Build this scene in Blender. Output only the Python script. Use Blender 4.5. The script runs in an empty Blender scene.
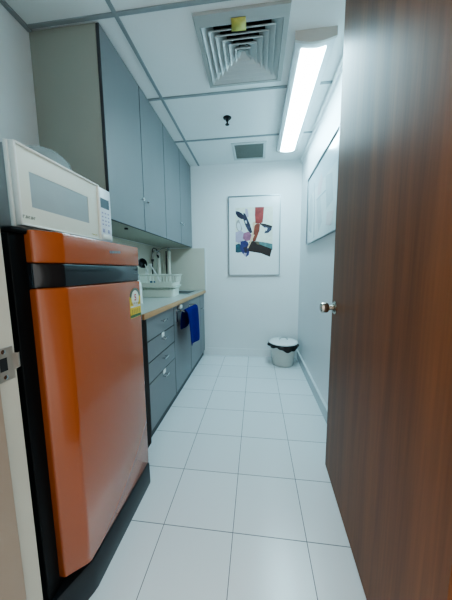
import bpy, bmesh, math, random
from mathutils import Vector, Matrix
random.seed(7)
PI = math.pi
scene = bpy.context.scene
COL = scene.collection

# ------------------------------------------------------------------ materials
def lin(c):
    c = c / 255.0
    return c / 12.92 if c <= 0.04045 else ((c + 0.055) / 1.055) ** 2.4
def rgb(r, g, b): return (lin(r), lin(g), lin(b), 1.0)

def mat(name, col, rough=0.5, metal=0.0, var=0.05, vscale=8.0, bump=0.0, bscale=60.0, coat=0.0,
        spec=0.5, stretch=(1, 1, 1), alpha=1.0, trans=0.0, emis=0.0):
    m = bpy.data.materials.new(name); m.use_nodes = True
    nt = m.node_tree; N = nt.nodes; L = nt.links
    b = N['Principled BSDF']
    b.inputs['Roughness'].default_value = rough
    b.inputs['Metallic'].default_value = metal
    b.inputs['Coat Weight'].default_value = coat
    b.inputs['Coat Roughness'].default_value = 0.08
    b.inputs['Specular IOR Level'].default_value = spec
    b.inputs['Alpha'].default_value = alpha
    b.inputs['Transmission Weight'].default_value = trans
    tc = N.new('ShaderNodeTexCoord'); mp = N.new('ShaderNodeMapping')
    mp.inputs['Scale'].default_value = stretch
    L.new(tc.outputs['Object'], mp.inputs['Vector'])
    nz = N.new('ShaderNodeTexNoise'); nz.inputs['Scale'].default_value = vscale
    nz.inputs['Detail'].default_value = 4
    L.new(mp.outputs['Vector'], nz.inputs['Vector'])
    rp = N.new('ShaderNodeValToRGB')
    rp.color_ramp.elements[0].position = 0.3; rp.color_ramp.elements[1].position = 0.7
    rp.color_ramp.elements[0].color = tuple(c * (1 - var) for c in col[:3]) + (1,)
    rp.color_ramp.elements[1].color = tuple(min(1, c * (1 + var)) for c in col[:3]) + (1,)
    L.new(nz.outputs['Fac'], rp.inputs['Fac']); L.new(rp.outputs['Color'], b.inputs['Base Color'])
    if bump > 0:
        n2 = N.new('ShaderNodeTexNoise'); n2.inputs['Scale'].default_value = bscale
        L.new(mp.outputs['Vector'], n2.inputs['Vector'])
        bp = N.new('ShaderNodeBump'); bp.inputs['Strength'].default_value = bump; bp.inputs['Distance'].default_value = 0.01
        L.new(n2.outputs['Fac'], bp.inputs['Height']); L.new(bp.outputs['Normal'], b.inputs['Normal'])
    if emis > 0:
        b.inputs['Emission Color'].default_value = col
        b.inputs['Emission Strength'].default_value = emis
    return m

def floor_material():
    m = mat('white_floor_tile', rgb(228, 234, 236), 0.22, var=0.02, vscale=3)
    nt = m.node_tree; N = nt.nodes; L = nt.links; b = N['Principled BSDF']
    tc = N.new('ShaderNodeTexCoord')
    br = N.new('ShaderNodeTexBrick'); br.offset = 0.0; br.squash = 1.0
    br.inputs['Scale'].default_value = 1.0
    br.inputs['Brick Width'].default_value = 0.3; br.inputs['Row Height'].default_value = 0.3
    br.inputs['Mortar Size'].default_value = 0.0016; br.inputs['Mortar Smooth'].default_value = 0.2
    br.inputs['Color1'].default_value = rgb(226, 231, 233); br.inputs['Color2'].default_value = rgb(230, 235, 237)
    br.inputs['Mortar'].default_value = rgb(98, 104, 108)
    L.new(tc.outputs['Object'], br.inputs['Vector'])
    L.new(br.outputs['Color'], b.inputs['Base Color'])
    bp = N.new('ShaderNodeBump'); bp.inputs['Strength'].default_value = 0.25; bp.inputs['Distance'].default_value = 0.002
    inv = N.new('ShaderNodeMath'); inv.operation = 'SUBTRACT'; inv.inputs[0].default_value = 1.0
    L.new(br.outputs['Fac'], inv.inputs[1]); L.new(inv.outputs[0], bp.inputs['Height'])
    nz = N.new('ShaderNodeTexNoise'); nz.inputs['Scale'].default_value = 5.0
    L.new(tc.outputs['Object'], nz.inputs['Vector'])
    b2 = N.new('ShaderNodeBump'); b2.inputs['Strength'].default_value = 0.04; b2.inputs['Distance'].default_value = 0.02
    L.new(nz.outputs['Fac'], b2.inputs['Height']); L.new(bp.outputs['Normal'], b2.inputs['Normal'])
    L.new(b2.outputs['Normal'], b.inputs['Normal'])
    mr = N.new('ShaderNodeMapRange'); mr.inputs['To Min'].default_value = 0.24; mr.inputs['To Max'].default_value = 0.8
    L.new(br.outputs['Fac'], mr.inputs['Value']); L.new(mr.outputs['Result'], b.inputs['Roughness'])
    return m

def wood_material(name, dark, light, rough, axis_scale=(9, 9, 0.35), coat=0.3, bump=0.05, spec=.5):
    m = bpy.data.materials.new(name); m.use_nodes = True
    nt = m.node_tree; N = nt.nodes; L = nt.links; b = N['Principled BSDF']
    tc = N.new('ShaderNodeTexCoord'); mp = N.new('ShaderNodeMapping'); mp.inputs['Scale'].default_value = axis_scale
    L.new(tc.outputs['Object'], mp.inputs['Vector'])
    a = N.new('ShaderNodeTexNoise'); a.inputs['Scale'].default_value = 1.6; a.inputs['Detail'].default_value = 6; a.inputs['Distortion'].default_value = 0.6
    c = N.new('ShaderNodeTexNoise'); c.inputs['Scale'].default_value = 14; c.inputs['Detail'].default_value = 3
    L.new(mp.outputs['Vector'], a.inputs['Vector']); L.new(mp.outputs['Vector'], c.inputs['Vector'])
    mx = N.new('ShaderNodeMath'); mx.operation = 'MULTIPLY_ADD'; mx.inputs[1].default_value = 0.3
    L.new(c.outputs['Fac'], mx.inputs[0])
    ml = N.new('ShaderNodeMath'); ml.operation = 'MULTIPLY'; ml.inputs[1].default_value = 0.7
    L.new(a.outputs['Fac'], ml.inputs[0]); L.new(ml.outputs[0], mx.inputs[2])
    rp = N.new('ShaderNodeValToRGB')
    rp.color_ramp.elements[0].position = 0.3; rp.color_ramp.elements[1].position = 0.72
    rp.color_ramp.elements[0].color = dark; rp.color_ramp.elements[1].color = light
    L.new(mx.outputs[0], rp.inputs['Fac']); L.new(rp.outputs['Color'], b.inputs['Base Color'])
    b.inputs['Roughness'].default_value = rough
    b.inputs['Specular IOR Level'].default_value = spec
    b.inputs['Coat Weight'].default_value = coat; b.inputs['Coat Roughness'].default_value = 0.36
    bp = N.new('ShaderNodeBump'); bp.inputs['Strength'].default_value = bump; bp.inputs['Distance'].default_value = 0.004
    L.new(mx.outputs[0], bp.inputs['Height']); L.new(bp.outputs['Normal'], b.inputs['Normal'])
    return m

def emission_material(name, col, strength):
    m = bpy.data.materials.new(name); m.use_nodes = True
    nt = m.node_tree; N = nt.nodes; L = nt.links
    N.remove(N['Principled BSDF'])
    e = N.new('ShaderNodeEmission'); e.inputs['Strength'].default_value = strength
    nz = N.new('ShaderNodeTexNoise'); nz.inputs['Scale'].default_value = 3
    rp = N.new('ShaderNodeValToRGB')
    rp.color_ramp.elements[0].color = tuple(c * 0.97 for c in col[:3]) + (1,); rp.color_ramp.elements[1].color = col
    L.new(nz.outputs['Fac'], rp.inputs['Fac']); L.new(rp.outputs['Color'], e.inputs['Color'])
    L.new(e.outputs[0], N['Material Output'].inputs['Surface'])
    return m

M = {}
M['floor'] = floor_material()
M['wall'] = mat('white_wall_paint', rgb(229, 234, 235), 0.55, var=0.012, vscale=2, bump=0.03, bscale=120)
M['wall_gloss'] = mat('white_wall_satin_paint', rgb(226, 231, 233), 0.4, var=0.012, vscale=2, bump=0.03, bscale=120)
M['ceiling'] = mat('white_ceiling_board', rgb(234, 238, 238), 0.8, var=0.012, vscale=3, bump=0.04, bscale=150)
M['tbar'] = mat('grey_ceiling_bar', rgb(150, 158, 160), 0.5, var=0.02)
M['trim_white'] = mat('white_trim', rgb(222, 230, 231), 0.35, var=0.01)
M['skirt'] = mat('pale_skirting_tile', rgb(192, 202, 205), 0.25, var=0.02)
M['frame_cream'] = mat('cream_frame_paint', rgb(186, 180, 166), 0.45, var=0.03, vscale=4)
M['frame_shade'] = mat('shaded_frame_stop_paint', rgb(150, 132, 116), 0.5, var=0.04, vscale=4)  # frame paint darkened to beige, painting in the shade on the stops
M['door_wood'] = wood_material('brown_door_veneer', rgb(92, 54, 28), rgb(132, 82, 46), 0.5, (9, 9, 0.35), coat=0.06, spec=.36)
M['edge_wood'] = wood_material('oak_edge_strip', rgb(172, 132, 94), rgb(202, 162, 120), 0.45, (9, 0.5, 9), coat=0.1)
M['cab_grey'] = mat('blue_grey_laminate', rgb(121, 124, 126), 0.4, var=0.03, vscale=5, stretch=(1, 1, 0.4))
M['cab_edge'] = mat('charcoal_door_edge', rgb(62, 66, 70), 0.5, var=0.03)
M['cab_side'] = mat('warm_grey_laminate', rgb(164, 166, 155), 0.5, var=0.02, vscale=4)
M['kick'] = mat('dark_kickboard', rgb(58, 64, 68), 0.5, var=0.05)
M['end_dark'] = mat('dark_brown_end_edge', rgb(34, 22, 18), 0.5, spec=.15, var=0.1, stretch=(4, 4, 0.4))
M['splash'] = mat('beige_splash_laminate', rgb(210, 207, 194), 0.4, var=0.02, vscale=3)
M['worktop'] = mat('pale_grey_worktop', rgb(188, 193, 188), 0.3, var=0.03, vscale=40)
M['chrome'] = mat('chrome', rgb(205, 208, 210), 0.14, 1.0, var=0.02)
M['steel'] = mat('brushed_steel', rgb(186, 190, 192), 0.34, 0.75, var=0.05, stretch=(1, 20, 1))
M['tube'] = mat('pale_satin_metal', rgb(222, 222, 212), 0.32, 0.2, var=0.03)
M['strike'] = mat('dull_brown_steel', rgb(165, 158, 148), 0.42, 0.6, var=0.12, vscale=25)
M['knob_steel'] = mat('warm_steel_knob', rgb(196, 186, 174), 0.2, 1.0, var=0.03)
M['orange'] = mat('gloss_orange_door', rgb(160, 80, 36), 0.24, var=0.02, vscale=3, coat=0.4, spec=0.6)
M['black_body'] = mat('black_cabinet_paint', rgb(9, 10, 11), 0.5, var=0.1, spec=.2)
M['black_gloss'] = mat('gloss_charcoal_plastic', rgb(28, 32, 36), 0.12, var=0.05, coat=0.4)
M['plinth'] = mat('dark_slate_plastic', rgb(34, 41, 46), 0.35, var=0.06)
M['mw_white'] = mat('off_white_plastic', rgb(232, 234, 228), 0.35, var=0.02, vscale=4)
M['mw_cream'] = mat('aged_cream_plastic', rgb(222, 222, 208), 0.3, var=0.03, vscale=3)
M['mw_side'] = mat('grey_painted_steel', rgb(150, 155, 155), 0.45, var=0.03)
M['mw_window'] = mat('smoked_oven_window', rgb(160, 168, 168), 0.1, var=0.05, vscale=10, coat=0.4)
M['display'] = mat('grey_display', rgb(84, 96, 104), 0.12, var=0.03)
M['btn'] = mat('lilac_button', rgb(158, 160, 190), 0.4, var=0.03)
M['panel_white'] = mat('white_panel_film', rgb(216, 222, 228), 0.3, var=0.01)
M['mark'] = mat('grey_printed_mark', rgb(150, 154, 140), 0.5, var=0.03)
M['clear'] = mat('cloudy_plastic', rgb(205, 220, 222), 0.25, var=0.02, alpha=0.42)
M['basket'] = mat('white_basket_plastic', rgb(214, 222, 212), 0.35, var=0.02)
M['white_pl'] = mat('white_plastic', rgb(226, 230, 228), 0.3, var=0.01)
M['black_pl'] = mat('black_nylon', rgb(22, 24, 32), 0.35, var=0.05)
M['blue_pl'] = mat('blue_plastic', rgb(42, 92, 128), 0.35, var=0.05)
M['towel'] = mat('royal_blue_towel', rgb(24, 24, 112), 0.9, var=0.12, vscale=30, bump=0.5, bscale=260, spec=0.1)
M['bin'] = mat('white_bin_plastic', rgb(212, 214, 208), 0.35, var=0.015)
M['lid'] = mat('white_lid_plastic', rgb(232, 236, 236), 0.25, var=0.01)
M['bag'] = mat('black_bin_bag', rgb(14, 15, 17), 0.3, var=0.2, bump=0.4, bscale=50)
M['vent'] = mat('grey_vent_metal', rgb(200, 206, 206), 0.42, 0.0, var=0.02)
M['vent_frame'] = mat('grey_vent_frame', rgb(172, 176, 174), 0.42, var=0.02)
M['vent_dark'] = mat('dark_duct', rgb(22, 25, 27), 0.8, var=0.1)
M['vent_grille'] = mat('taupe_grille', rgb(128, 130, 124), 0.6, var=0.04)
M['tape'] = mat('yellow_tape', rgb(188, 182, 96), 0.6, var=0.1, vscale=40)
M['spk'] = mat('dark_bronze', rgb(30, 32, 34), 0.35, 0.6, var=0.05)
M['lamp_house'] = mat('lamp_housing_paint', rgb(206, 214, 216), 0.4, var=0.01)
M['lamp_cap'] = mat('grey_lamp_cap', rgb(196, 194, 188), 0.45, var=0.02)
M['lamp_glow'] = emission_material('lit_diffuser', (0.625, 1.03, 1.18, 1), 16.2)
M['frame_metal'] = mat('thin_aluminium_frame', rgb(150, 160, 165), 0.3, 0.9, var=0.02)
M['paper'] = mat('print_paper', rgb(222, 229, 230), 0.35, var=0.008, coat=0.35)
def ink(name, r, g, b, v=0.3, vs=26):
    k = 0.96 if min(r, g, b) > 150 else 0.78
    return mat(name, rgb(r * k, g * k, b * k), 0.4, var=v if k < .9 else .06, vscale=vs, coat=0.15)

# ------------------------------------------------------------------ mesh builder
class MB:
    def __init__(self): self.bm = bmesh.new(); self.mi = 0
    def _faces(self, before):
        for f in self.bm.faces:
            if f not in before: f.material_index = self.mi
    def box(self, x0, x1, y0, y1, z0, z1, bev=0.0, seg=2, rot=None):
        before = set(self.bm.faces)
        r = bmesh.ops.create_cube(self.bm, size=1.0)
        vs = r['verts']
        c = Vector(((x0 + x1) / 2, (y0 + y1) / 2, (z0 + z1) / 2))
        for v in vs:
            p = Vector((v.co.x * (x1 - x0), v.co.y * (y1 - y0), v.co.z * (z1 - z0)))
            if rot is not None: p = rot @ p
            v.co = p + c
        if bev > 0:
            es = list({e for v in vs for e in v.link_edges})
            bmesh.ops.bevel(self.bm, geom=es, offset=bev, segments=seg, profile=0.5, affect='EDGES', clamp_overlap=True)
        self._faces(before); return self
    def loft(self, rings, cap=True, closed=True):
        before = set(self.bm.faces)
        vr = [[self.bm.verts.new(p) for p in r] for r in rings]
        n = len(vr[0])
        for a, b in zip(vr, vr[1:]):
            for i in range(n if closed else n - 1):
                j = (i + 1) % n
                try: self.bm.faces.new((a[i], a[j], b[j], b[i]))
                except ValueError: pass
        if cap and closed:
            for r in (vr[0], vr[-1]):
                try: self.bm.faces.new(r)
                except ValueError: pass
        self._faces(before); return self
    def lathe(self, prof, c=(0, 0, 0), axis='z', n=24, cap=True):
        c = Vector(c); rings = []
        for r, h in prof:
            ring = []
            for i in range(n):
                a = 2 * PI * i / n; u, v = r * math.cos(a), r * math.sin(a)
                ring.append(c + (Vector((u, v, h)) if axis == 'z' else Vector((h, u, v)) if axis == 'x' else Vector((u, h, v))))
            rings.append(ring)
        return self.loft(rings, cap)
    def tube(self, pts, r, n=8, r2=None):
        pts = [Vector(p) for p in pts]; rings = []; up = Vector((0, 0, 1))
        for k, p in enumerate(pts):
            d = (pts[min(k + 1, len(pts) - 1)] - pts[max(k - 1, 0)]).normalized()
            s = up if abs(d.dot(up)) < 0.95 else Vector((1, 0, 0))
            a = d.cross(s).normalized(); b = d.cross(a).normalized()
            rr = r if r2 is None else r + (r2 - r) * k / (len(pts) - 1)
            rings.append([p + a * rr * math.cos(2 * PI * i / n) + b * rr * math.sin(2 * PI * i / n) for i in range(n)])
        return self.loft(rings)
    def poly(self, pts):
        before = set(self.bm.faces)
        self.bm.faces.new([self.bm.verts.new(p) for p in pts]); self._faces(before); return self
    def prism(self, poly, off):
        off = Vector(off); return self.loft([[Vector(p) for p in poly], [Vector(p) + off for p in poly]])
    def xform(self, mtx):
        bmesh.ops.transform(self.bm, matrix=mtx, verts=self.bm.verts); return self
    def build(self, name, mats, parent=None, origin=None, smooth=True, recalc=True):
        if recalc: bmesh.ops.recalc_face_normals(self.bm, faces=self.bm.faces)
        o = world_origin(parent)
        if origin is not None: o = Vector(origin)
        bmesh.ops.translate(self.bm, verts=self.bm.verts, vec=-o)
        me = bpy.data.meshes.new(name); self.bm.to_mesh(me); self.bm.free()
        if not isinstance(mats, (list, tuple)): mats = [mats]
        for m in mats: me.materials.append(m)
        if smooth:
            me.polygons.foreach_set('use_smooth', [True] * len(me.polygons))
            me.set_sharp_from_angle(angle=math.radians(32))
        ob = bpy.data.objects.new(name, me); COL.objects.link(ob)
        ob.location = o - world_origin(parent)
        if parent is not None: ob.parent = parent
        return ob
def world_origin(o):
    p = Vector((0, 0, 0))
    while o is not None:
        p = p + Vector(o.location); o = o.parent
    return p
def tag(o, label=None, cat=None, group=None, kind=None):
    if label: o['label'] = label
    if cat: o['category'] = cat
    if group: o['group'] = group
    if kind: o['kind'] = kind
    return o
def thing(name, loc, label, cat, group=None):
    o = bpy.data.objects.new(name, None); COL.objects.link(o); o.location = loc
    o.empty_display_size = 0.05
    return tag(o, label, cat, group)
def copy_tree(o, parent=None):
    c = o.copy(); COL.objects.link(c); c.parent = parent
    for ch in list(o.children): copy_tree(ch, c)
    return c
def arc(fn, a0, a1, n): return [fn(a0 + (a1 - a0) * i / n) for i in range(n + 1)]

# ------------------------------------------------------------------ dimensions (metres)
XL, XR, YB, YF, H = -0.79, 0.903, 1.53, -1.05, 2.335

# ------------------------------------------------------------------ setting
tag(MB().box(-2.2, 2.2, -2.8, YB + 0.1, -0.06, 0.0).build('floor', M['floor']), kind='structure')
tag(MB().box(XL - 0.1, XR + 0.1, YB, YB + 0.1, 0.0, H + 0.1).build('wall_back', M['wall']), kind='structure')
tag(MB().box(XL - 0.1, XL, YF - 0.1, YB, 0.0, H + 0.1).build('wall_left', M['wall']), kind='structure')
tag(MB().box(XR, XR + 0.1, YF - 0.1, YB, 0.0, H + 0.1).build('wall_right', M['wall_gloss']), kind='structure')
DX0, DX1, DTOP = -0.135, 0.805, 2.315        # rough opening
w = MB().box(XL, DX0, YF - 0.1, YF, 0, H + 0.1)
w.box(DX1, XR, YF - 0.1, YF, 0, H + 0.1).box(DX0, DX1, YF - 0.1, YF, DTOP, H + 0.1)
tag(w.build('wall_front', M['wall']), kind='structure')
# ceiling boards leave the duct opening free
VX0, VX1, VY0, VY1 = 0.098, 0.518, -0.115, 0.282
c = MB()
c.box(XL - .1, VX0, YF - .1, YB + .1, H, H + 0.02).box(VX1, XR + .1, YF - .1, YB + .1, H, H + 0.02)
c.box(VX0, VX1, YF - .1, VY0, H, H + 0.02).box(VX0, VX1, VY1, YB + .1, H, H + 0.02)
ceil = tag(c.build('ceiling', M['ceiling'], smooth=False), kind='structure')
def gbar(x0, x1, y0, y1): 
    MB().box(x0, x1, y0, y1, H - 0.006, H, 0.0015, 1).build('ceiling_bar', M['tbar'], ceil)
for yy in (-0.822, -0.222, 0.372, 0.968):
    gbar(XL, XR, yy - 0.011, yy + 0.011)
MB().box(-0.309, -0.287, YF, YB, H - 0.0065, H - .0005, 0.0015, 1).build('ceiling_bar', M['tbar'], ceil)
# wall angle round the ceiling edge
e = MB()
e.box(XL, XL + 0.022, YF, -.206, H - 0.012, H - 0.001)
tag(e.build('trim_1', M['tbar']), kind='structure')
tag(MB().box(XR - 0.018, XR, YF, YB, H - 0.045, H - 0.001).build('trim_6', M['ceiling']), kind='structure')
SB = MB().box(XR - 0.009, XR, YF, YB - .009, 0.0, 0.105); SB.mi = 1; SB.box(XR - 0.016, XR, YF, YB - .009, 0.105, 0.117, 0.002, 1); tag(SB.build('baseboard_right', [M['skirt'], M['trim_white']]), kind='structure')
tag(MB().box(-0.28, XR, YB - 0.009, YB, 0.0, 0.1, 0.002, 1).build('baseboard_back', M['wall']), kind='structure')

# door frame: jambs, head, stops
f = MB()
f.box(DX0, -0.117, YF - 0.1, YF, 0, DTOP, 0.002, 1)
f.box(0.79, DX1, YF - 0.1, YF, 0, DTOP, 0.002, 1)
f.box(-0.117, 0.79, YF - 0.1, YF, 2.305, DTOP, 0.002, 1)
frame = tag(f.build('trim_2', M['frame_cream']), kind='structure')
s = MB()
s.box(-0.117, -0.105, YF - 0.1, YF - 0.046, 0, 2.305, 0.002, 1)
s.box(0.778, 0.79, YF - 0.1, YF - 0.045, 0, 2.305, 0.002, 1)
s.build('door_stop', M['frame_shade'], frame)
# strike plate on the latch jamb
sp = MB()
sp.box(-0.1175, -0.1155, -1.093, -1.056, 0.868, 0.938, 0.0006, 1)
sp.loft([[(-0.1160, -1.064, 0.886), (-0.1160, -1.064, 0.922)], [(-0.1150, -1.054, 0.886), (-0.1150, -1.054, 0.922)],
         [(-0.1130, -1.048, 0.888), (-0.1130, -1.048, 0.920)], [(-0.1155, -1.043, 0.888), (-0.1155, -1.043, 0.920)]], cap=False, closed=False)
strike = sp.build('strike_plate', M['strike'], frame)
strike['label'] = 'dull steel strike plate on the door jamb'
MB().box(-0.1158, -0.1152, -1.085, -1.070, 0.89, 0.917).build('latch_hole', M['vent_dark'], strike)
for zz in (0.877, 0.930):
    MB().lathe([(0.0001, 0.0), (0.0045, 0.0), (0.0045, 0.001), (0.002, 0.0016), (0.0001, 0.0012)], (-0.1157, -1.076, zz), 'x', 12).build('screw', M['chrome'], strike)

# door leaf, swung into the room against the right-hand side
A = Vector((0.781, -0.185, 0)); B = Vector((0.7475, -1.062, 0))
dd = (B - A).normalized(); nn = Vector((-dd.y, dd.x, 0))
if nn.x < 0: nn = -nn
poly = [A, B, B + nn * 0.036, A + nn * 0.036]
leaf = MB().prism([p + Vector((0, 0, 0.006)) for p in poly], (0, 0, 2.292)).build('door_1', M['door_wood'], origin=B)
tag(leaf, kind='structure')
def knob_mb(sgn):
    m = MB()
    m.lathe([(0.0001, 0.0), (0.033, 0.0), (0.033, 0.004), (0.029, 0.009), (0.02, 0.013), (0.0125, 0.016), (0.0115, 0.026),
             (0.014, 0.031), (0.023, 0.036), (0.0265, 0.044), (0.0265, 0.060), (0.0245, 0.067), (0.019, 0.070), (0.0175, 0.0685), (0.006, 0.068), (0.0055, 0.0665), (0.0001, 0.0665)], (0, 0, 0), 'x', 28)
    base = A + dd * 0.062 + Vector((0, 0, 0.903)) + (nn * 0.036 if sgn > 0 else Vector((0, 0, 0)))
    d = nn * sgn
    m.xform(Matrix.Translation(base) @ Matrix.Rotation(math.atan2(d.y, d.x), 4, 'Z'))
    return m
knob_mb(-1).build('door_knob', M['knob_steel'], leaf)['label'] = 'round satin steel door knob'
lp = A + nn * 0.018
MB().box(lp.x - 0.011, lp.x + 0.011, lp.y - 0.001, lp.y + 0.0015, 0.87, 0.936).build('latch_plate', M['strike'], leaf)

# ------------------------------------------------------------------ refrigerator
FR = thing('refrigerator', (-0.45, -0.685, 0), 'orange-fronted one-door refrigerator with black body beside the doorway', 'refrigerator')
y0, y1 = -0.958, -0.405
MB().box(-0.745, -0.238, y0 + .003, y1 - .003, 0.02, 1.187, 0.006, 2).build('body', M['black_body'], FR)['label'] = 'black painted cabinet body'
MB().box(-0.75, -0.196, y0, y1, 1.187, 1.201, 0.005, 2).build('top_panel', M['black_body'], FR)
def door_prof(x0, x1, r=0.012, ny=6):
    ya = y0 + 0.042
    pts = [(x0, ya), (x1 - 0.044, ya)]
    pts += arc(lambda a: (x1 - 0.044 + 0.012 * math.sin(a), ya + 0.014 - 0.014 * math.cos(a)), 0, PI / 2 * .72, 4)[1:]
    pts += [(x1 - 0.004, ya + 0.054), (x1 - 0.001, ya + 0.061), (x1, ya + 0.070)]
    pts += arc(lambda a: (x1 - r * 0.6 + r * 0.6 * math.cos(a), y1 - r * 0.6 + r * 0.6 * math.sin(a)), 0, PI / 2, ny)
    pts += [(x0, y1)]
    return pts
def door_slab(x0, x1, za, zb, r=0.016, chamfer=0.0):
    m = MB(); pr = door_prof(x0, x1, r); rings = []
    h = zb - za
    for t, ins in ((0.0, 0.005), (0.002, 0.0015), (0.005, 0), (h - 0.005, 0), (h - 0.002, 0.0015), (h, 0.005)):
        ring = []
        for x, y in pr:
            k = max(0.0, 1 - (y - y0 - .042) / 0.085) * chamfer
            ring.append((x - ins if x > x0 + .004 else x, min(max(y, y0 + 0.042 + ins), y1 - ins), za + k + t * (h - k) / h))
        rings.append(ring)
    return m.loft(rings)
ln = MB().box(-0.2365, -0.2065, y0 + .0005, y1 - .0005, 0.121, 1.187, .002, 1).build('door_liner', M['black_body'], FR)
XF = -0.149
fz = door_slab(-0.206, XF, 1.114, 1.1995).build('top_fascia', M['orange'], FR); fz['label'] = 'orange top fascia'
lg = MB()
yy = -0.634
for k, wdt in enumerate((0.010, 0.007, 0.008, 0.008, 0.007, 0.008, 0.009)):
    lg.box(XF - .0002, XF + .0008, yy, yy + wdt, 1.157 + 0.0006 * k, 1.166 + 0.0006 * k, 0.0004, 1); yy += wdt + 0.0025
lg.build('logo', M['frame_metal'], fz)
gb = door_slab(-0.206, XF - .005, 1.046, 1.1135).build('grip_band', M['black_gloss'], FR); gb['label'] = 'glossy charcoal grip band'
MB().box(XF - .0055, XF - .0045, -0.452, -0.428, 1.078, 1.080).build('logo', M['frame_metal'], gb)
dm = door_slab(-0.206, XF, 0.122, 1.0455, chamfer=.03).build('door', M['orange'], FR); dm['label'] = 'glossy orange main door'
# yellow energy label: rounded arch above, green foot band
st = MB()
xs = XF + .0005
ya, yb_, za, zb = -0.510, -0.412, 0.884, 0.980
st.mi = 0; st.poly([(xs, ya, za), (xs, yb_, za), (xs, yb_, zb), (xs, ya, zb)])
ym = (ya + yb_) / 2
st.mi = 1; st.poly([(xs, ym + 0.046 * math.cos(t), zb - 0.004 + 0.040 * math.sin(t)) for t in [PI * i / 16 for i in range(17)]])
st.mi = 2; st.poly([(xs + .0002, ym + 0.033 * math.cos(t), zb - 0.010 + 0.036 * math.sin(t)) for t in [2 * PI * i / 20 for i in range(20)]])
st.mi = 3; st.poly([(xs + .0002, ya + .002, za + .002), (xs + .0002, yb_ - .002, za + .002), (xs + .0002, yb_ - .002, za + .014), (xs + .0002, ya + .002, za + .014)])
st.mi = 2; st.poly([(xs + .0002, ya + .004, 0.930), (xs + .0002, yb_ - .004, 0.930), (xs + .0002, yb_ - .004, 0.938), (xs + .0002, ya + .004, 0.938)])
st.mi = 4
for k in range(5):
    st.poly([(xs + .0002, ya + .014 + .016 * k, 0.902), (xs + .0002, ya + .022 + .016 * k, 0.902), (xs + .0002, ya + .022 + .016 * k, 0.922), (xs + .0002, ya + .014 + .016 * k, 0.922)])
st.mi = 4
for k in range(6):
    st.poly([(xs + .0002, ya + .010 + .014 * k, 0.944), (xs + .0002, ya + .018 + .014 * k, 0.944), (xs + .0002, ya + .018 + .014 * k, 0.951), (xs + .0002, ya + .010 + .014 * k, 0.951)])
sticker = st.build('energy_label', [mat('label_yellow', rgb(214, 184, 62), 0.4, var=0.03), mat('label_arch_grey', rgb(92, 104, 84), 0.4),
     mat('label_white', rgb(220, 222, 210), 0.4), mat('label_green', rgb(62, 98, 58), 0.4), mat('label_ink', rgb(168, 140, 52), 0.4)], dm, smooth=False, recalc=False)
sticker['label'] = 'yellow energy rating sticker with red 5'
cu = bpy.data.curves.new('five', 'FONT'); cu.body = '5'; cu.size = 0.040; cu.align_x = 'CENTER'; cu.align_y = 'CENTER'; cu.offset = 0.001
to = bpy.data.objects.new('five', cu); COL.objects.link(to)
me5 = bpy.data.meshes.new_from_object(to.evaluated_get(bpy.context.evaluated_depsgraph_get()))
bpy.data.objects.remove(to)
me5.transform(Matrix(((0, 0, 1, xs + 0.0004), (1, 0, 0, ym), (0, 1, 0, zb - 0.008), (0, 0, 0, 1))))
me5.transform(Matrix.Translation(-world_origin(dm)))
me5.materials.clear(); me5.materials.append(mat('label_red', rgb(190, 40, 40), 0.4))
n5 = bpy.data.objects.new('label_number', me5); COL.objects.link(n5); n5.parent = dm
# kick plinth: sloped front, near corner cut back
pf = MB()
def plin(z, x): return [(-0.74, y0 + .004, z), (x - 0.055, y0 + .004, z), (x - 0.042, y0 + 0.012, z), (x - .004, y0 + 0.112, z), (x, y0 + 0.13, z), (x, y1 - 0.004, z), (-0.74, y1 - .004, z)]
pf.loft([plin(0.001, -0.148), plin(0.012, -0.146), plin(0.110, -0.147), plin(0.119, -0.152)])
pf.build('plinth', M['plinth'], FR)['label'] = 'dark slate plastic plinth'

# ------------------------------------------------------------------ microwave oven
MW = thing('microwave_oven', (-0.42, -0.67, 1.201), 'off-white microwave oven standing on the orange refrigerator', 'microwave')
my0, my1, mz0, mz1, mx = -0.888, -0.447, 1.215, 1.437, -0.258
MB().box(-0.60, mx - 0.012, my0 + .004, my1 - .004, mz0, mz1 - .004, 0.006, 2).build('housing', M['mw_side'], MW)['label'] = 'grey metal housing'
MB().box(mx - 0.014, mx, my0, my1, mz0 - .002, mz1, 0.004, 2).build('bezel', M['mw_white'], MW)
dym = -0.533
md = MB()
rim = 0.007
md.box(mx, mx + 0.019, my0 + .002, dym, mz0 + .002, mz0 + .002 + rim, 0.003, 2).box(mx, mx + 0.019, my0 + .002, dym, mz1 - .002 - rim, mz1 - .002, 0.003, 2)
md.box(mx, mx + 0.019, my0 + .002, my0 + .002 + rim, mz0 + .002, mz1 - .002, 0.003, 2).box(mx, mx + 0.019, dym - rim, dym, mz0 + .002, mz1 - .002, 0.003, 2)
mdoor = md.build('door', M['mw_white'], MW)
pn = MB(); wy0, wy1, wz0, wz1 = -0.842, -0.598, 1.274, 1.371
a0, a1, b0, b1 = my0 + .008, dym - .006, mz0 + .008, mz1 - .008
pn.box(mx, mx + 0.012, a0, a1, b0, wz0).box(mx, mx + 0.012, a0, a1, wz1, b1).box(mx, mx + 0.012, a0, wy0, wz0, wz1).box(mx, mx + 0.012, wy1, a1, wz0, wz1)
pn.build('door_panel', M['mw_cream'], mdoor)['label'] = 'aged cream inner door panel'
MB().box(mx, mx + 0.0105, wy0, wy1, wz0, wz1).build('window', M['mw_window'], mdoor)['label'] = 'grey oven window'
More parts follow.
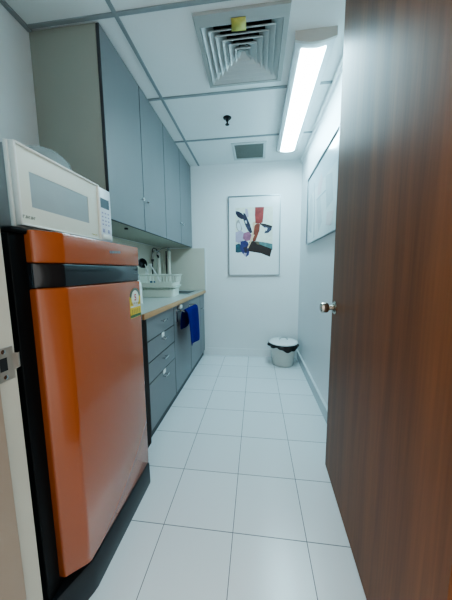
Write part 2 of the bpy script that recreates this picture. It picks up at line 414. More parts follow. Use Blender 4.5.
def marks(name, par, yy, z, widths, hgt, m, dz=0.0):
    q = MB()
    for k, wd in enumerate(widths):
        if k % 3 == 0: q.box(mx + .0118, mx + .0126, yy, yy + wd * .35, z, z + hgt).box(mx + .0118, mx + .0126, yy, yy + wd, z + hgt * .75, z + hgt)
        elif k % 3 == 1: q.box(mx + .0118, mx + .0126, yy, yy + wd, z, z + hgt * .28).box(mx + .0118, mx + .0126, yy + wd * .6, yy + wd, z, z + hgt)
        else: q.box(mx + .0118, mx + .0126, yy, yy + wd, z + hgt * .35, z + hgt * .62).box(mx + .0118, mx + .0126, yy, yy + wd * .35, z, z + hgt)
        yy += wd * 1.25
    return q.build(name, m, par)
marks('logo', mdoor, -0.874, 1.239, (.006, .004, .004, .005, .004, .004, .005), .008, M['mark'])
marks('model_mark', mdoor, -0.588, 1.233, (.005, .004, .005, .004, .005, .004), .005, M['tape'])
cp = MB().box(mx, mx + 0.012, dym + .002, my1 - .002, mz0 + .003, mz1 - .003, 0.004, 2).build('control_panel', M['panel_white'], MW)
MB().box(mx + .0115, mx + .013, dym + .012, my1 - .016, 1.353, 1.392, 0.0008, 1).build('display', M['display'], cp)
btn = MB()
for r in range(4):
    for k in range(3):
        yb0 = dym + .016 + k * .020; zb0 = 1.330 - r * .0155
        if (r, k) == (0, 0):
            first = MB().box(mx + .0115, mx + .0132, yb0, yb0 + .010, zb0, zb0 + .006, .001, 1).build('button', M['btn'], cp); base = (yb0, zb0)
        else:
            d = first.copy(); COL.objects.link(d); d.parent = cp; d.location = Vector(first.location) + Vector((0, yb0 - base[0], zb0 - base[1]))
for k in range(2):
    MB().box(mx + .0115, mx + .0135, dym + .016 + k * .036, dym + .030 + k * .036, 1.253, 1.268, .003, 2).build('button', M['btn'], cp)
MB().box(mx + .0115, mx + .016, dym + .012, my1 - .012, mz0 + .010, mz0 + .030, .002, 2).build('door_button', M['mw_white'], cp)
for fx in (-0.56, -0.30):
    for fy in (my0 + .04, my1 - .04):
        MB().lathe([(0.012, 1.2012), (0.014, 1.208), (0.014, 1.2155)], (fx, fy, 0), 'z', 14).build('foot', M['black_pl'], MW)

# cloudy plastic food cover on the microwave
DC = MB()
cx, cy, cz = -0.45, -0.565, mz1 - .0035
DC.lathe([(0.118, 0.0), (0.118, 0.010), (0.108, 0.014), (0.104, 0.05), (0.092, 0.092), (0.062, 0.122), (0.025, 0.132), (0.0005, 0.134)], (cx, cy, cz), 'z', 40, cap=False)
dome = DC.build('food_cover', M['clear'], origin=(cx, cy, cz))
tag(dome, 'cloudy white plastic food cover dome lying on the microwave', 'food cover')
kn = MB().lathe([(0.010, 0.1335), (0.009, 0.136), (0.011, 0.139), (0.009, 0.141), (0.0005, 0.1415)], (cx, cy, cz), 'z', 16)
kn.build('knob', M['clear'], dome)

# ------------------------------------------------------------------ upper cabinets
UB, UT, UX = 1.375, H - .007, -0.40
def knob_small(x, y, z, par):
    k = MB().lathe([(0.006, 0.0), (0.0045, 0.004), (0.0045, 0.013), (0.011, 0.017), (0.0125, 0.022), (0.010, 0.026), (0.0005, 0.027)], (x, y, z), 'x', 16)
    k.build('knob', M['chrome'], par)
def upper(name, ya, yb_, label, near):
    t = thing(name, ((UX + XL) / 2, (ya + yb_) / 2, UB), label, 'cabinet', 'grey upper cabinets along the left-hand wall')
    MB().box(XL + .002, UX - .019, ya + (.0 if near else .001), yb_ - .001, UB + .004, UT).build('carcass', M['cab_side'], t)['label'] = 'warm grey carcass'
    ym = (ya + yb_) / 2
    for k, (p, q) in enumerate(((ya + .001, ym - .002), (ym + .002, yb_ - .0015))):
        d = MB()
        d.box(UX - .018, UX - .001, p, q, UB, UT, 0.001, 1)
        d.mi = 1; d.box(UX - .0012, UX, p + .002, q - .002, UB + .002, UT - .001)
        dob = d.build('door', [M['cab_edge'], M['cab_grey']], t)
        knob_small(UX, q - .045 if k == 0 else p + .03, UB + .205, dob)
    return t
u1 = upper('wall_cabinet', -0.203, 0.642, 'grey two-door upper cabinet nearest the refrigerator, above the orange top', True)
u2 = upper('wall_cabinet.001', 0.644, 1.522, 'grey two-door upper cabinet over the sink, touching the back wall', False)
MB().lathe([(0.012, -0.010), (0.012, 0.0), (0.0005, 0.0035)], (-0.468, 0.08, UB), 'z', 16).build('catch', M['black_pl'], u1)

# ------------------------------------------------------------------ base cabinets
BX, BT, BB = -0.265, 0.808, 0.07
def handle(x, y, z, par, white_tag=False):
    h = MB()
    h.box(x, x + .026, y - .027, y - .020, z - .004, z + .004, .001, 1).box(x, x + .026, y + .020, y + .027, z - .004, z + .004, .001, 1)
    h.box(x + .020, x + .028, y - .036, y + .036, z - .005, z + .005, .002, 2)
    h.build('handle', M['chrome'], par)
    if white_tag:
        MB().box(x + .0005, x + .004, y - .022, y + .022, z + .010, z + .042, .001, 1).build('paper_tag', M['white_pl'], par)['label'] = 'white paper tag'
def front(name, ya, yb_, za, zb, t):
    d = MB(); d.box(BX - .018, BX - .001, ya, yb_, za, zb, .001, 1); d.mi = 1; d.box(BX - .0012, BX, ya + .002, yb_ - .002, za + .002, zb - .002)
    return d.build(name, [M['cab_edge'], M['cab_grey']], t)
def base_unit(name, ya, yb_, label):
    t = thing(name, ((BX + XL) / 2, (ya + yb_) / 2, 0), label, 'cabinet', 'grey base cabinets under the worktop')
    if 'sink' in name:
        m = MB(); m.box(XL + .002, BX - .02, ya + .001, ya + .018, BB, BT).box(XL + .002, BX - .02, yb_ - .018, yb_ - .001, BB, BT)
        m.box(XL + .002, BX - .02, ya + .018, yb_ - .018, BB, BB + .018).box(XL + .002, XL + .012, ya + .018, yb_ - .018, BB + .018, BT)
        m.build('carcass', M['cab_side'], t)
    else:
        MB().box(XL + .002, BX - .020, ya + .001, yb_ - .001, BB, BT).build('carcass', M['cab_side'], t)
    MB().box(XL + .02, BX - .022, ya + .001, yb_ - .001, 0.001, BB - .001).build('kickboard', M['kick'], t)['label'] = 'dark recessed kickboard'
    return t
ED = MB().box(XL + .002, BX - .002, -0.186, -0.122, 0.001, 0.814)
endp = ED.build('end_panel', M['end_dark'])
tag(endp, 'dark brown upright end panel closing the worktop beside the refrigerator', 'panel')
b1 = base_unit('drawer_cabinet', -0.121, 0.372, 'grey base cabinet with three drawers above a door, beside the refrigerator')
lines = [BT - .002, 0.657, 0.521, 0.385]
for k in range(3):
    d = front('drawer', -0.118, 0.369, lines[k + 1] + .003, lines[k] - .001, b1)
    handle(BX, 0.13, (0.747, 0.618, 0.478)[k], d, k == 1)
d = front('door', -0.118, 0.369, BB + .002, lines[3] - .001, b1); handle(BX, 0.13, 0.346, d, True)
b2 = base_unit('sink_cabinet', 0.373, 1.527, 'wide grey base cabinet under the sink, with the blue towel on its doors')
d = front('door', 0.376, 0.860, BB + .002, BT - .002, b2)
d = front('door', 0.864, 1.299, BB + .002, BT - .002, b2)
d = front('door', 1.303, 1.525, BB + .002, BT - .002, b2); handle(BX, 1.345, 0.640, d)

# worktop with a cut-out for the sink
WT = thing('worktop', (-0.51, 0.67, 0.815), 'pale grey worktop with an oak front edge along the left-hand wall', 'worktop')
SX0, SX1, SY0, SY1 = -0.70, -0.33, 1.03, 1.42
m = MB(); z0, z1 = 0.8155, 0.845; wx0, wx1 = XL + .002, -0.256
m.box(wx0, wx1, -0.19, SY0, z0, z1).box(wx0, wx1, SY1, 1.528, z0, z1).box(wx0, SX0, SY0, SY1, z0, z1).box(SX1, wx1, SY0, SY1, z0, z1)
m.build('slab', M['worktop'], WT, smooth=False)
MB().box(-0.2562, -0.240, -0.19, 1.528, 0.812, 0.845, .003, 2).build('edge_strip', M['edge_wood'], WT)['label'] = 'oak front edge'

SK = thing('sink', (-0.515, 1.225, 0.845), 'steel kitchen sink let into the worktop near the back wall', 'sink')
m = MB(); zr = 0.848; o = .028
m.box(SX0 - o, SX1 + o, SY0 - o, SY0 + .006, .8452, zr, .001, 1).box(SX0 - o, SX1 + o, SY1 - .006, SY1 + o, .8452, zr, .001, 1)
m.box(SX0 - o, SX0 + .006, SY0, SY1, .8452, zr, .001, 1).box(SX1 - .006, SX1 + o, SY0, SY1, .8452, zr, .001, 1)
m.build('rim', M['steel'], SK)
m = MB()
def rr(x0, x1, ya, yb_, z, r=.04):
    out = []
    for cx_, cy_, a in ((x1 - r, yb_ - r, 0), (x0 + r, yb_ - r, PI / 2), (x0 + r, ya + r, PI), (x1 - r, ya + r, 1.5 * PI)):
        out += [(cx_ + r * math.cos(a + t * PI / 10), cy_ + r * math.sin(a + t * PI / 10), z) for t in range(6)]
    return out
m.loft([rr(SX0 + .004, SX1 - .004, SY0 + .004, SY1 - .004, .8465), rr(SX0 + .008, SX1 - .008, SY0 + .008, SY1 - .008, .72), rr(SX0 + .03, SX1 - .03, SY0 + .03, SY1 - .03, .685)], cap=False)
m.poly(rr(SX0 + .03, SX1 - .03, SY0 + .03, SY1 - .03, .685))
m.build('bowl', M['steel'], SK)
MB().lathe([(.0005, .6852), (.04, .6852), (.042, .688), (.034, .690), (.0005, .689)], (-0.515, 1.225, 0), 'z', 20).build('drain', M['chrome'], SK)

# laminate splash panels on the walls over the worktop
tag(MB().box(XL + .001, -0.246, YB - .010, YB - .0005, .8455, 1.366, .001, 1).build('trim_3', M['splash'], smooth=False), kind='structure')
tag(MB().box(-0.2475, -0.232, YB - .014, YB - .0005, .8455, 1.366, .001, 1).build('trim_4', M['trim_white'], smooth=False), kind='structure')
tag(MB().box(XL + .0005, XL + .008, -0.19, YB - .011, .8455, 1.372).build('trim_5', M['splash'], smooth=False), kind='structure')

# ------------------------------------------------------------------ dish baskets and what stands round them
def basket(loc, rz, name, label, sz=(.185, .150), h=.088, solid=.36, nsl=40):
    t = thing(name, loc, label, 'basket', 'white plastic dish baskets on the worktop')
    x0, y0_, z0_ = loc
    sx, sy = sz; rot = Matrix.Translation(Vector(loc)) @ Matrix.Rotation(rz, 4, 'Z')
    def ring(k, z, r=.035):
        return [(p[0], p[1], z) for p in rr(-sx * k, sx * k, -sy * k, sy * k, 0, r)]
    # solid bottom and lower wall
    m = MB()
    m.loft([ring(.91, .001), ring(.93, h * solid)], cap=False); m.poly(ring(.91, .002))
    m.xform(rot); m.build('basin', M['basket'], t, recalc=False)
    # slatted upper wall: uprights between two bands
    m = MB(); up = ring(.93, h * solid); tp = ring(.985, h * .93)
    def walk(rg, s):
        tot = [0]
        for a, b in zip(rg, rg[1:] + rg[:1]): tot.append(tot[-1] + (Vector(b) - Vector(a)).length)
        s = s * tot[-1]
        for k in range(len(rg)):
            if tot[k + 1] >= s:
                u = (s - tot[k]) / max(1e-6, tot[k + 1] - tot[k]); return Vector(rg[k]).lerp(Vector(rg[(k + 1) % len(rg)]), u)
        return Vector(rg[0])
    n = nsl
    for i in range(n):
        m.tube([walk(up, i / n), walk(tp, i / n)], .0052, 6)
    m.xform(rot); m.build('slats', M['basket'], t)
    m = MB()
    m.loft([ring(.97, h * .86), ring(1.0, h * .86), ring(1.055, h * .97), ring(1.055, h), ring(.98, h), ring(.97, h * .86)], cap=False)
    m.xform(rot); m.build('rim', M['basket'], t)
    return t
bx, by = -0.545, 0.80
basket((bx, by, .846), .12, 'dish_basket', 'white plastic dish basket at the bottom, resting on the worktop', (.178, .145), .104, .70, 40)
basket((bx + .004, by, .846 + .1045), .12, 'dish_basket.001', 'white slotted dish basket stacked on top, holding the kitchen utensils', (.186, .150), .108, .30, 36)
# blue scrubber seen through the slots of the top basket
q = MB().box(-0.60, -0.545, 0.670, 0.70, 0.970, 0.998, .008, 3)
tag(q.build('dish_sponge', M['blue_pl'], origin=(-0.57, .685, .97)), 'small blue sponge showing through the slots of the top basket', 'sponge')
# black ladle
LD = thing('ladle', (-0.64, 0.76, .95), 'black nylon ladle standing head up in the top dish basket', 'ladle')
m = MB().lathe([(.004, -.032), (.022, -.026), (.034, -.010), (.038, .008), (.036, .008), (.031, -.008), (.019, -.022), (.0005, -.027)], (0, 0, 0), 'z', 20)
m.xform(Matrix.Translation((-0.695, .76, 1.165)) @ Matrix.Diagonal((1.25, 1.25, 1.25, 1)) @ Matrix.Rotation(1.35, 4, 'Y') @ Matrix.Rotation(.5, 4, 'X'))
m.build('head', M['black_pl'], LD)
MB().tube([(-0.672, .765, 1.158), (-0.655, .77, 1.10), (-0.648, .78, 1.02), (-0.645, .79, .955)], .0055, 8).build('handle', M['white_pl'], LD)['label'] = 'pale handle'
m = MB().tube([(-0.520, .76, .958), (-0.550, .765, 1.04), (-0.600, .77, 1.118), (-0.618, .772, 1.146)], .0055, 8)
m.box(-0.638, -0.606, .764, .782, 1.140, 1.162, .006, 2)
tag(m.build('spatula', M['white_pl'], origin=(-0.52, .76, .957)), 'thin white plastic spatula leaning in the top dish basket', 'spatula')
m = MB().tube([(-0.69, .80, .958), (-0.682, .795, 1.05), (-0.671, .79, 1.09)], .006, 8); m.box(-0.683, -0.655, .783, .797, 1.085, 1.112, .005, 2)
tag(m.build('serving_spoon', M['white_pl'], origin=(-0.69, .8, .957)), 'short white spoon beside the black ladle in the top basket', 'spoon')
# white bottle by the refrigerator
BT_ = thing('bottle', (-0.485, 0.235, .846), 'slim white plastic bottle on the worktop right behind the refrigerator', 'bottle')
MB().lathe([(.024, 0), (.027, .004), (.027, .13), (.024, .15), (.012, .168), (.011, .180)], (-0.485, .235, .846), 'z', 20).build('body', M['white_pl'], BT_)
MB().lathe([(.0135, .178), (.0135, .215), (.010, .224), (.0005, .226)], (-0.485, .235, .846), 'z', 16).build('cap', M['clear'], BT_)

# twin-cylinder water filter by the sink
WF = thing('water_filter', (-0.68, 1.27, .9), 'chrome water filter with two upright tubes and hoses behind the dish baskets', 'water filter')
for (x, y, zt) in ((-0.708, 1.19, 1.275), (-0.648, 1.36, 1.325)):
    MB().lathe([(.020, .850), (.022, .856), (.022, zt - .012), (.019, zt), (.0005, zt + .001)], (x, y, 0), 'z', 22).build('canister', M['tube'], WF)
    MB().lathe([(.0245, zt - .004), (.0245, zt + .010), (.013, zt + .016), (.010, zt + .034), (.014, zt + .038), (.014, zt + .046), (.0005, zt + .048)], (x, y, 0), 'z', 18).build('head', M['chrome'], WF)
MB().tube([(-0.648, 1.36, 1.352), (-0.66, 1.33, 1.362), (-0.69, 1.25, 1.345), (-0.708, 1.19, 1.312)], .007, 8).build('connector', M['chrome'], WF)
MB().tube([(-0.708, 1.19, 1.305), (-0.735, 1.15, 1.315), (-0.748, 1.13, 1.29), (-0.750, 1.125, 1.22)], .008, 8).build('spout', M['chrome'], WF)
MB().tube([(-0.708, 1.16, 1.262), (-0.7, 1.15, 1.262), (-0.69, 1.14, 1.25), (-0.688, 1.138, 1.235)], .010, 8).build('tap', M['black_pl'], WF)
MB().lathe([(.012, 1.195), (.014, 1.205), (.014, 1.222), (.0005, 1.224)], (-0.750, 1.125, 0), 'z', 14).build('nozzle', M['black_pl'], WF)
MB().tube([(-0.765, 1.17, 1.33), (-0.774, 1.17, 1.2), (-0.774, 1.17, 1.0), (-0.772, 1.18, .86)], .007, 8).build('hose', M['black_pl'], WF)
MB().tube([(-0.70, 1.42, 1.33), (-0.705, 1.43, 1.2), (-0.70, 1.43, 1.0), (-0.70, 1.44, .86)], .011, 8).build('hose', M['black_pl'], WF)
MB().tube([(-0.708, 1.19, 1.30), (-0.73, 1.18, 1.335), (-0.755, 1.17, 1.345), (-0.765, 1.17, 1.33)], .007, 8).build('hose', M['black_pl'], WF)

# ------------------------------------------------------------------ towel rail and towel
TR = thing('towel_rail', (BX, 0.62, .76), 'chrome towel rail clipped on the sink cabinet door', 'towel rail')
MB().tube([(-0.196, .425, .760), (-0.196, .84, .760)], .006, 10).build('bar', M['chrome'], TR)
for yy in (.44, .825):
    MB().tube([(BX + .004, yy, .762), (-0.23, yy, .763), (-0.196, yy, .760)], .0055, 8).build('arm', M['chrome'], TR)
    MB().box(BX + .0005, BX + .005, yy - .014, yy + .014, .665, .775, .001, 1).build('bracket', M['chrome'], TR)
MB().box(BX + .0005, BX + .022, .49, .545, .768, .800, .004, 2).build('clip', M['white_pl'], TR)['label'] = 'white plastic clip'
m = MB(); rows = []
prof = [(-0.234, .60), (-0.232, .65), (-0.226, .72), (-0.216, .758), (-0.203, .771), (-0.188, .770), (-0.176, .755), (-0.172, .70), (-0.168, .60), (-0.166, .52), (-0.165, .445)]
ny = 22
for k, (px, pz) in enumerate(prof):
    row = []
    for i in range(ny + 1):
        u = i / ny; back = k < 4
        y = .44 + u * .38 + (.045 * (k - 5) / 5 if k > 5 else 0.0)
        amp = .010 * min(1, abs(k - 4.5) / 4)
        x = px + amp * math.sin(u * 9 + k * .15) * (-.6 if back else 1)
        z = pz - (.028 * u if k == len(prof) - 1 else 0) - (.012 * math.sin(u * 5) if k in (0,) else 0) - .006 * u
        row.append((x, y, z))
    rows.append(row)
m.loft(rows, cap=False, closed=False)
tw = m.build('towel', M['towel'], origin=(-0.196, .66, .76))
so = tw.modifiers.new('thickness', 'SOLIDIFY'); so.thickness = .005; so.offset = 0
sb = tw.modifiers.new('smooth', 'SUBSURF'); sb.levels = 1; sb.render_levels = 1
tag(tw, 'royal blue towel draped over the chrome rail', 'towel')

# ------------------------------------------------------------------ waste bin
bc = Vector((0.705, 1.318, 0))
BN = thing('waste_bin', bc, 'round white plastic waste bin with black liner and lid in the far corner', 'bin')
MB().lathe([(.0005, .003), (.106, .003), (.110, .001), (.114, .006), (.149, .238), (.154, .240), (.154, .252), (.147, .252), (.111, .012), (.0005, .010)], bc, 'z', 40).build('bucket', M['bin'], BN)
m = MB(); n = 72; rows = []
for k, (r, t) in enumerate(((.1485, 0.0), (.156, .0), (.166, .25), (.174, .65), (.171, 1.0))):
    row = []
    for i in range(n):
        a = 2 * PI * i / n
        lobe = math.exp(-((((a - 5.05 + PI) % (2 * PI)) - PI) / .48) ** 2)
        d = .030 + .040 * lobe + .006 * math.sin(a * 7) + .004 * math.sin(a * 13 + 1)
        rad = r + (.004 * math.sin(a * 11 + k) + .003 * math.sin(a * 19)) * min(1, k) + (.010 * math.exp(-((((a - 3.3 + PI) % (2 * PI)) - PI) / .25) ** 2) if k > 1 else 0)
        row.append((bc.x + rad * math.cos(a), bc.y + rad * math.sin(a), 0.258 - d * t))
    rows.append(row)
m.loft(rows, cap=False); m.build('liner', M['bag'], BN)['label'] = 'black bin bag folded over the rim'
lid = MB().lathe([(.152, .257), (.162, .259), (.165, .265), (.162, .272), (.150, .278), (.11, .285), (.05, .289), (.0005, .290)], bc, 'z', 44).build('lid', M['lid'], BN)
hd = MB().tube([(bc.x - .05, bc.y - .03, .286), (bc.x - .046, bc.y - .03, .306), (bc.x - .024, bc.y - .026, .322), (bc.x + .02, bc.y - .014, .322), (bc.x + .042, bc.y - .006, .306), (bc.x + .046, bc.y - .004, .286)], .006, 8)
hd.build('handle', M['steel'], lid)['label'] = 'grey steel lid handle'

# ------------------------------------------------------------------ pictures
AP = thing('picture', (.362, YB, 1.49), 'upright abstract print with red bar and black shape on the back wall', 'picture')
px0, px1, pz0, pz1 = .054, .668, 1.028, 1.962
fw = .009
m = MB(); yf0, yf1 = YB - .022, YB - .001
m.box(px0, px1, yf0, yf1, pz0, pz0 + fw, .001, 1).box(px0, px1, yf0, yf1, pz1 - fw, pz1, .001, 1).box(px0, px0 + fw, yf0, yf1, pz0 + fw, pz1 - fw, .001, 1).box(px1 - fw, px1, yf0, yf1, pz0 + fw, pz1 - fw, .001, 1)
m.build('frame', M['frame_metal'], AP)
m = MB(); m.box(px0 + fw, px1 - fw, YB - .012, YB - .002, pz0 + fw, pz1 - fw)
m.build('mount', M['paper'], AP)
def P(ax, ay, k): return (px0 + (ax - 52) / (380 - 52) * (px1 - px0), YB - .0121 - .00012 * k, pz1 - (ay - 68) / (572 - 68) * (pz1 - pz0))
def ell(cx_, cy_, rx, ry, rot=0, n=20):
    return [(cx_ + rx * math.cos(t) * math.cos(rot) - ry * math.sin(t) * math.sin(rot), cy_ + rx * math.cos(t) * math.sin(rot) + ry * math.sin(t) * math.cos(rot)) for t in [2 * PI * i / n for i in range(n)]]
cols = [('ink_cream', 224, 228, 216), ('ink_red', 190, 66, 62), ('ink_rust', 164, 70, 46), ('ink_navy', 38, 40, 74), ('ink_slate', 58, 66, 98),
        ('ink_grey', 168, 168, 166), ('ink_mauve', 182, 174, 198), ('ink_pink', 196, 128, 164), ('ink_blue', 48, 62, 140), ('ink_teal', 44, 104, 120),
        ('ink_black', 34, 28, 30), ('ink_sea', 112, 158, 160), ('ink_peach', 222, 196, 164), ('ink_white', 214, 222, 226), ('ink_olive', 120, 112, 90)]
CI = {n_: i for i, (n_, *_r) in enumerate(cols)}
shapes = [('ink_cream', [(98, 140), (332, 140), (333, 390), (98, 392)]),
  ('ink_sea', [(232, 352), (290, 362), (333, 372), (333, 408), (280, 398), (236, 384)]),
  ('ink_grey', ell(122, 252, 21, 38, -.15)), ('ink_white', ell(120, 258, 12, 26, -.2)),
  ('ink_mauve', [(98, 292), (132, 282), (156, 300), (150, 345), (120, 362), (98, 352)]),
  ('ink_white', [(118, 210), (140, 222), (160, 262), (168, 300), (152, 306), (138, 262)]),
  ('ink_pink', [(150, 300), (180, 290), (200, 310), (192, 345), (164, 352), (144, 332)]),
  ('ink_slate', [(152, 150), (166, 146), (178, 190), (172, 205), (158, 184)]) if False else ('ink_mauve', [(160, 146), (174, 150), (182, 196), (172, 200), (160, 176)]),
  ('ink_slate', [(148, 172), (160, 178), (176, 212), (192, 250), (205, 296), (192, 302), (176, 282), (160, 250), (148, 214)]),
  ('ink_navy', [(150, 182), (160, 186), (170, 212), (158, 214)]), ('ink_navy', [(170, 232), (180, 228), (190, 254), (178, 258)]), ('ink_navy', [(184, 272), (196, 268), (204, 296), (192, 300)]),
  ('ink_white', [(156, 222), (166, 220), (172, 238), (164, 240)]),
  ('ink_navy', [(99, 160), (116, 162), (140, 176), (153, 194), (150, 212), (132, 210), (112, 196), (100, 178)]),
  ('ink_peach', [(206, 236), (224, 226), (228, 262), (214, 318), (190, 392), (170, 394), (196, 330), (208, 280)]),
  ('ink_red', [(222, 140), (278, 141), (274, 190), (270, 236), (246, 244), (224, 238), (221, 190)]),
  ('ink_rust', [(218, 258), (230, 242), (254, 246), (250, 286), (238, 318), (226, 352), (206, 352), (212, 312)]),
  ('ink_teal', [(98, 372), (122, 364), (140, 392), (138, 420), (110, 424), (98, 420)]),
  ('ink_blue', [(130, 352), (160, 346), (178, 358), (188, 392), (184, 438), (166, 452), (142, 428), (126, 398)]),
  ('ink_navy', [(146, 392), (168, 384), (176, 412), (160, 424)]), ('ink_mauve', [(150, 424), (170, 428), (164, 450), (150, 440)]),
  ('ink_black', [(186, 356), (214, 350), (250, 372), (290, 388), (330, 404), (318, 454), (262, 430), (178, 414)]),
  ('ink_olive', [(222, 352), (248, 356), (252, 376), (234, 372)]),
  ('ink_peach', [(212, 310), (220, 312), (180, 396), (172, 394)]),
  ('ink_slate', [(252, 240), (288, 246), (330, 260), (324, 284), (306, 302), (280, 304), (292, 278), (268, 258)]),
  ('ink_black', [(252, 240), (288, 246), (330, 260), (326, 270), (284, 258), (256, 250)]),
  ('ink_white', [(282, 268), (300, 270), (296, 290), (286, 284)])]
m = MB()
for k, (cn, pl) in enumerate(shapes):
    m.mi = CI[cn]; m.poly([P(ax, ay, k) for ax, ay in pl])
m.build('print', [ink(*c_) for c_ in cols], AP, smooth=False, recalc=False)

RP = thing('picture.001', (XR, .62, 1.65), 'wide picture with grey shapes paled by painted-in glass glare, hanging on the side wall by the door', 'picture')
qy0, qy1, qz0, qz1 = .150, 1.088, 1.337, 1.960
m = MB(); xf0, xf1 = XR - .022, XR - .001
m.box(xf0, xf1, qy0, qy1, qz0, qz0 + fw, .001, 1).box(xf0, xf1, qy0, qy1, qz1 - fw, qz1, .001, 1).box(xf0, xf1, qy0, qy0 + fw, qz0 + fw, qz1 - fw, .001, 1).box(xf0, xf1, qy1 - fw, qy1, qz0 + fw, qz1 - fw, .001, 1)
m.build('frame', M['frame_metal'], RP)
MB().box(XR - .012, XR - .002, qy0 + fw, qy1 - fw, qz0 + fw, qz1 - fw).build('mount', mat('glare_pale_paper', rgb(205, 219, 221), 0.22, var=.01, coat=.5), RP)
pc = [('faint_grey', 178, 196, 200), ('faint_pink', 206, 196, 202), ('faint_blue', 188, 206, 213), ('faint_dark', 158, 178, 182), ('faint_white', 210, 222, 224)]  # mount and print colours paled to stand for reflection on the glass
def Q(u, v, k): return (XR - .0121 - .00012 * k, qy1 - u * (qy1 - qy0), qz1 - v * (qz1 - qz0))
ps = [(2, [(.03, .04), (.97, .04), (.97, .30), (.03, .30)]), (4, [(.03, .30), (.40, .28), (.40, .93), (.03, .93)]),
      (0, [(.08, .38), (.15, .26), (.22, .36), (.26, .62), (.20, .86), (.10, .80)]), (3, [(.26, .18), (.29, .20), (.33, .60), (.34, .95), (.31, .95), (.29, .55)]),
      (1, [(.42, .30), (.52, .18), (.58, .30), (.52, .44), (.42, .42)]), (0, [(.38, .46), (.52, .48), (.60, .80), (.50, .90), (.42, .70)]),
      (3, [(.38, .45), (.80, .47), (.80, .49), (.38, .47)]), (0, [(.66, .30), (.84, .36), (.88, .66), (.72, .70)]), (1, [(.74, .74), (.92, .78), (.86, .92), (.72, .88)])]
m = MB()
for k, (i, pl) in enumerate(ps): m.mi = i; m.poly([Q(u, v, k) for u, v in pl])
m.build('print', [mat(n_, rgb(r_, g_, b_), .25, var=.03, coat=.5) for n_, r_, g_, b_ in pc], RP, smooth=False, recalc=False)

# ------------------------------------------------------------------ ceiling fittings
AV = thing('air_diffuser', (.308, .083, H), 'large square air diffuser with nested louvres in the ceiling', 'air vent')
ox0, ox1, oy0, oy1 = .070, .546, -.176, .304
m = MB(); zf = H - .014
def sq(x0, x1, ya, yb_, z): return [(x0, ya, z), (x1, ya, z), (x1, yb_, z), (x0, yb_, z)]
m.loft([sq(ox0, ox1, oy0, oy1, H - .001), sq(ox0 + .002, ox1 - .002, oy0 + .002, oy1 - .002, zf), sq(VX0, VX1, VY0, VY1, zf - .002), sq(VX0 + .002, VX1 - .002, VY0 + .002, VY1 - .002, H + .05)], cap=False)
m.build('frame', M['vent_frame'], AV, smooth=False)
m = MB(); m.loft([sq(VX0 - .001, VX1 + .001, VY0 - .001, VY1 + .001, H + .021), sq(VX0 - .001, VX1 + .001, VY0 - .001, VY1 + .001, H + .20)], cap=False); m.poly(sq(VX0 - .001, VX1 + .001, VY0 - .001, VY1 + .001, H + .20))
m.build('duct_box', M['vent_dark'], AV, smooth=False)
vcx, vcy = (VX0 + VX1) / 2, (VY0 + VY1) / 2; hw, hh = (VX1 - VX0) / 2, (VY1 - VY0) / 2
nl = 6
for k in range(nl):
    s0 = 1 - (k + .12) / (nl + .5); s1 = s0 - .25
    if k == 0: s0 = .985
    zlo = zf + .001 + .001 * k; zhi = zlo + .056
    m = MB()
    def ring(s, z, t=0): return sq(vcx - hw * s + t, vcx + hw * s - t, vcy - hh * s + t, vcy + hh * s - t, z)
    s1 = max(s1, .02)
    m.loft([ring(s0, zlo), ring(s0, zlo + .006), ring(s1, zhi), ring(s1, zhi - .004, .0), ring(s0 - .010, zlo), ring(s0, zlo)], cap=False)
    m.build('louvre', M['vent'], AV, smooth=False)
m = MB(); m.loft([ring(.125, zf + .008), ring(.12, zf + .012), ring(.004, zf + .045)], cap=False); m.build('centre_plug', M['vent'], AV, smooth=False)
m = MB(); m.loft([[(.259, VY0 - .030, zf - .0035), (.332, VY0 - .030, zf - .0035)], [(.259, VY0 + .004, zf - .0045), (.333, VY0 + .004, zf - .0045)], [(.255, VY0 + .036, zf - .005), (.331, VY0 + .038, zf - .005)]], cap=False, closed=False)
tp = m.build('tape', M['tape'], AV); tp['label'] = 'strip of yellow tape over the louvres'
so = tp.modifiers.new('thickness', 'SOLIDIFY'); so.thickness = .0008

SV = thing('return_grille', (.309, 1.252, H), 'small rectangular grey ceiling grille near the back wall', 'air vent')
m = MB(); gx0, gx1, gy0, gy1 = .134, .484, 1.068, 1.434
z = H - .010
m.loft([sq(gx0, gx1, gy0, gy1, H - .001), sq(gx0 + .002, gx1 - .002, gy0 + .002, gy1 - .002, z), sq(gx0 + .028, gx1 - .028, gy0 + .028, gy1 - .028, z), sq(gx0 + .030, gx1 - .030, gy0 + .030, gy1 - .030, H - .001)], cap=False)
m.build('frame', M['vent'], SV, smooth=False)
m = MB().box(gx0 + .029, gx1 - .029, gy0 + .029, gy1 - .029, H - .0025, H - .001)
for k in range(22):
    x = gx0 + .036 + k * .0131
    m.box(x, x + .005, gy0 + .030, gy1 - .030, H - .0075, H - .0024)
m.build('grille', M['vent_grille'], SV, smooth=False)

SP = thing('sprinkler_head', (.146, .662, H), 'small dark sprinkler head hanging from the middle of a ceiling panel', 'sprinkler')
MB().lathe([(.0005, -.0005), (.034, -.0005), (.031, -.006), (.022, -.010), (.016, -.012), (.0005, -.012)], (.146, .662, H), 'z', 24).build('escutcheon', M['spk'], SP)
MB().lathe([(.013, -.011), (.012, -.026), (.007, -.030), (.0065, -.044), (.010, -.046), (.010, -.050), (.0005, -.051)], (.146, .662, H), 'z', 16).build('body', M['spk'], SP)
MB().lathe([(.0005, -.050), (.017, -.052), (.017, -.054), (.0005, -.055)], (.146, .662, H), 'z', 16).build('deflector', M['spk'], SP)

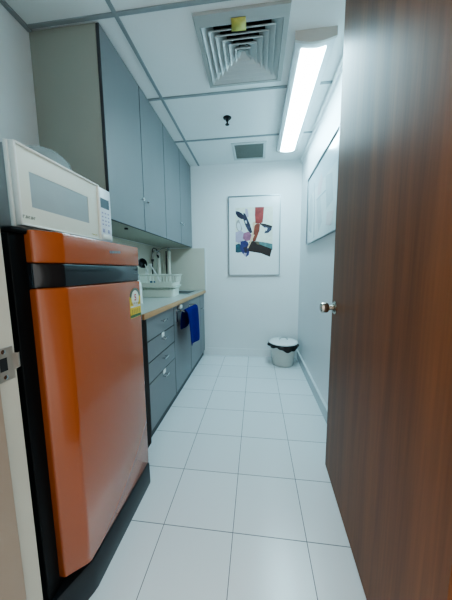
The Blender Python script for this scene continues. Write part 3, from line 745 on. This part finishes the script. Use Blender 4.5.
# surface fluorescent fitting
CL = thing('ceiling_light', (.690, .56, H), 'long white fluorescent ceiling light with a lit diffuser', 'ceiling light')
lx0, lx1, ly0, ly1 = .590, .796, -.018, 1.215
lc = (lx0 + lx1) / 2
def lamp_prof(grow=0.0, drop=0.0):
    pts = [(lx0 - grow, H - .0005), (lx0 - grow, H - .040 - drop)]
    hwid = (lx1 - lx0) / 2 + grow
    pts += [(lc - hwid + 2 * hwid * i / 12, H - .040 - drop - .019 * math.sin(PI * i / 12)) for i in range(1, 12)]
    pts += [(lx1 + grow, H - .040 - drop), (lx1 + grow, H - .0005)]
    return pts
hp = lamp_prof()
MB().loft([[(x, ly0 + .012, z) for x, z in hp], [(x, ly1 - .012, z) for x, z in hp]]).build('housing', M['lamp_house'], CL)
for a, b in ((ly0, ly0 + .014), (ly1 - .014, ly1)):
    cpf = lamp_prof(.004, .003)
    MB().loft([[(x, a, z) for x, z in cpf], [(x, b, z) for x, z in cpf]]).build('end_cap', M['lamp_cap'], CL)
def lens(i, n=14, x0=.626, x1=.756, off=.0): 
    x = x0 + (x1 - x0) * i / n; t = (x - lx0) / (lx1 - lx0)
    return (x, H - .0415 - .019 * math.sin(PI * t) - off)
la = [lens(i, off=.002) for i in range(15)]; lb = [lens(i, off=-.002) for i in range(15)][::-1]
MB().loft([[(x, ly0 + .048, z) for x, z in la + lb], [(x, ly1 - .03, z) for x, z in la + lb]]).build('diffuser', M['lamp_glow'], CL)['label'] = 'glowing white diffuser'

# ------------------------------------------------------------------ world and camera
wd = bpy.data.worlds.new('corridor_light'); scene.world = wd; wd.use_nodes = True
wd.node_tree.nodes['Background'].inputs[0].default_value = (.92, .93, .90, 1)
wd.node_tree.nodes['Background'].inputs[1].default_value = .55

cam = bpy.data.cameras.new('camera'); co = bpy.data.objects.new('camera', cam); COL.objects.link(co)
cam.sensor_fit = 'HORIZONTAL'; cam.sensor_width = 36.0; cam.lens = 244.242 / 452 * 36.0
cam.clip_start = .02
yaw, pitch, roll = .1236, -.1201, .0086
Rm = Matrix.Rotation(yaw, 3, 'Z') @ Matrix.Rotation(pitch, 3, 'X') @ Matrix.Rotation(roll, 3, 'Y')
r_, f_, u_ = Rm.col[0], Rm.col[1], Rm.col[2]
R3 = Matrix((r_, u_, -f_)).transposed()
co.matrix_world = Matrix.Translation((.3907, -1.4936, 1.0896)) @ R3.to_4x4()
scene.camera = co
scene.view_settings.view_transform = 'AgX'
scene.view_settings.look = 'AgX - Medium High Contrast'
scene.view_settings.exposure = 1.46
scene.view_settings.gamma = 1.0
scene.cycles.max_bounces = 16
scene.cycles.diffuse_bounces = 10
scene.cycles.glossy_bounces = 6
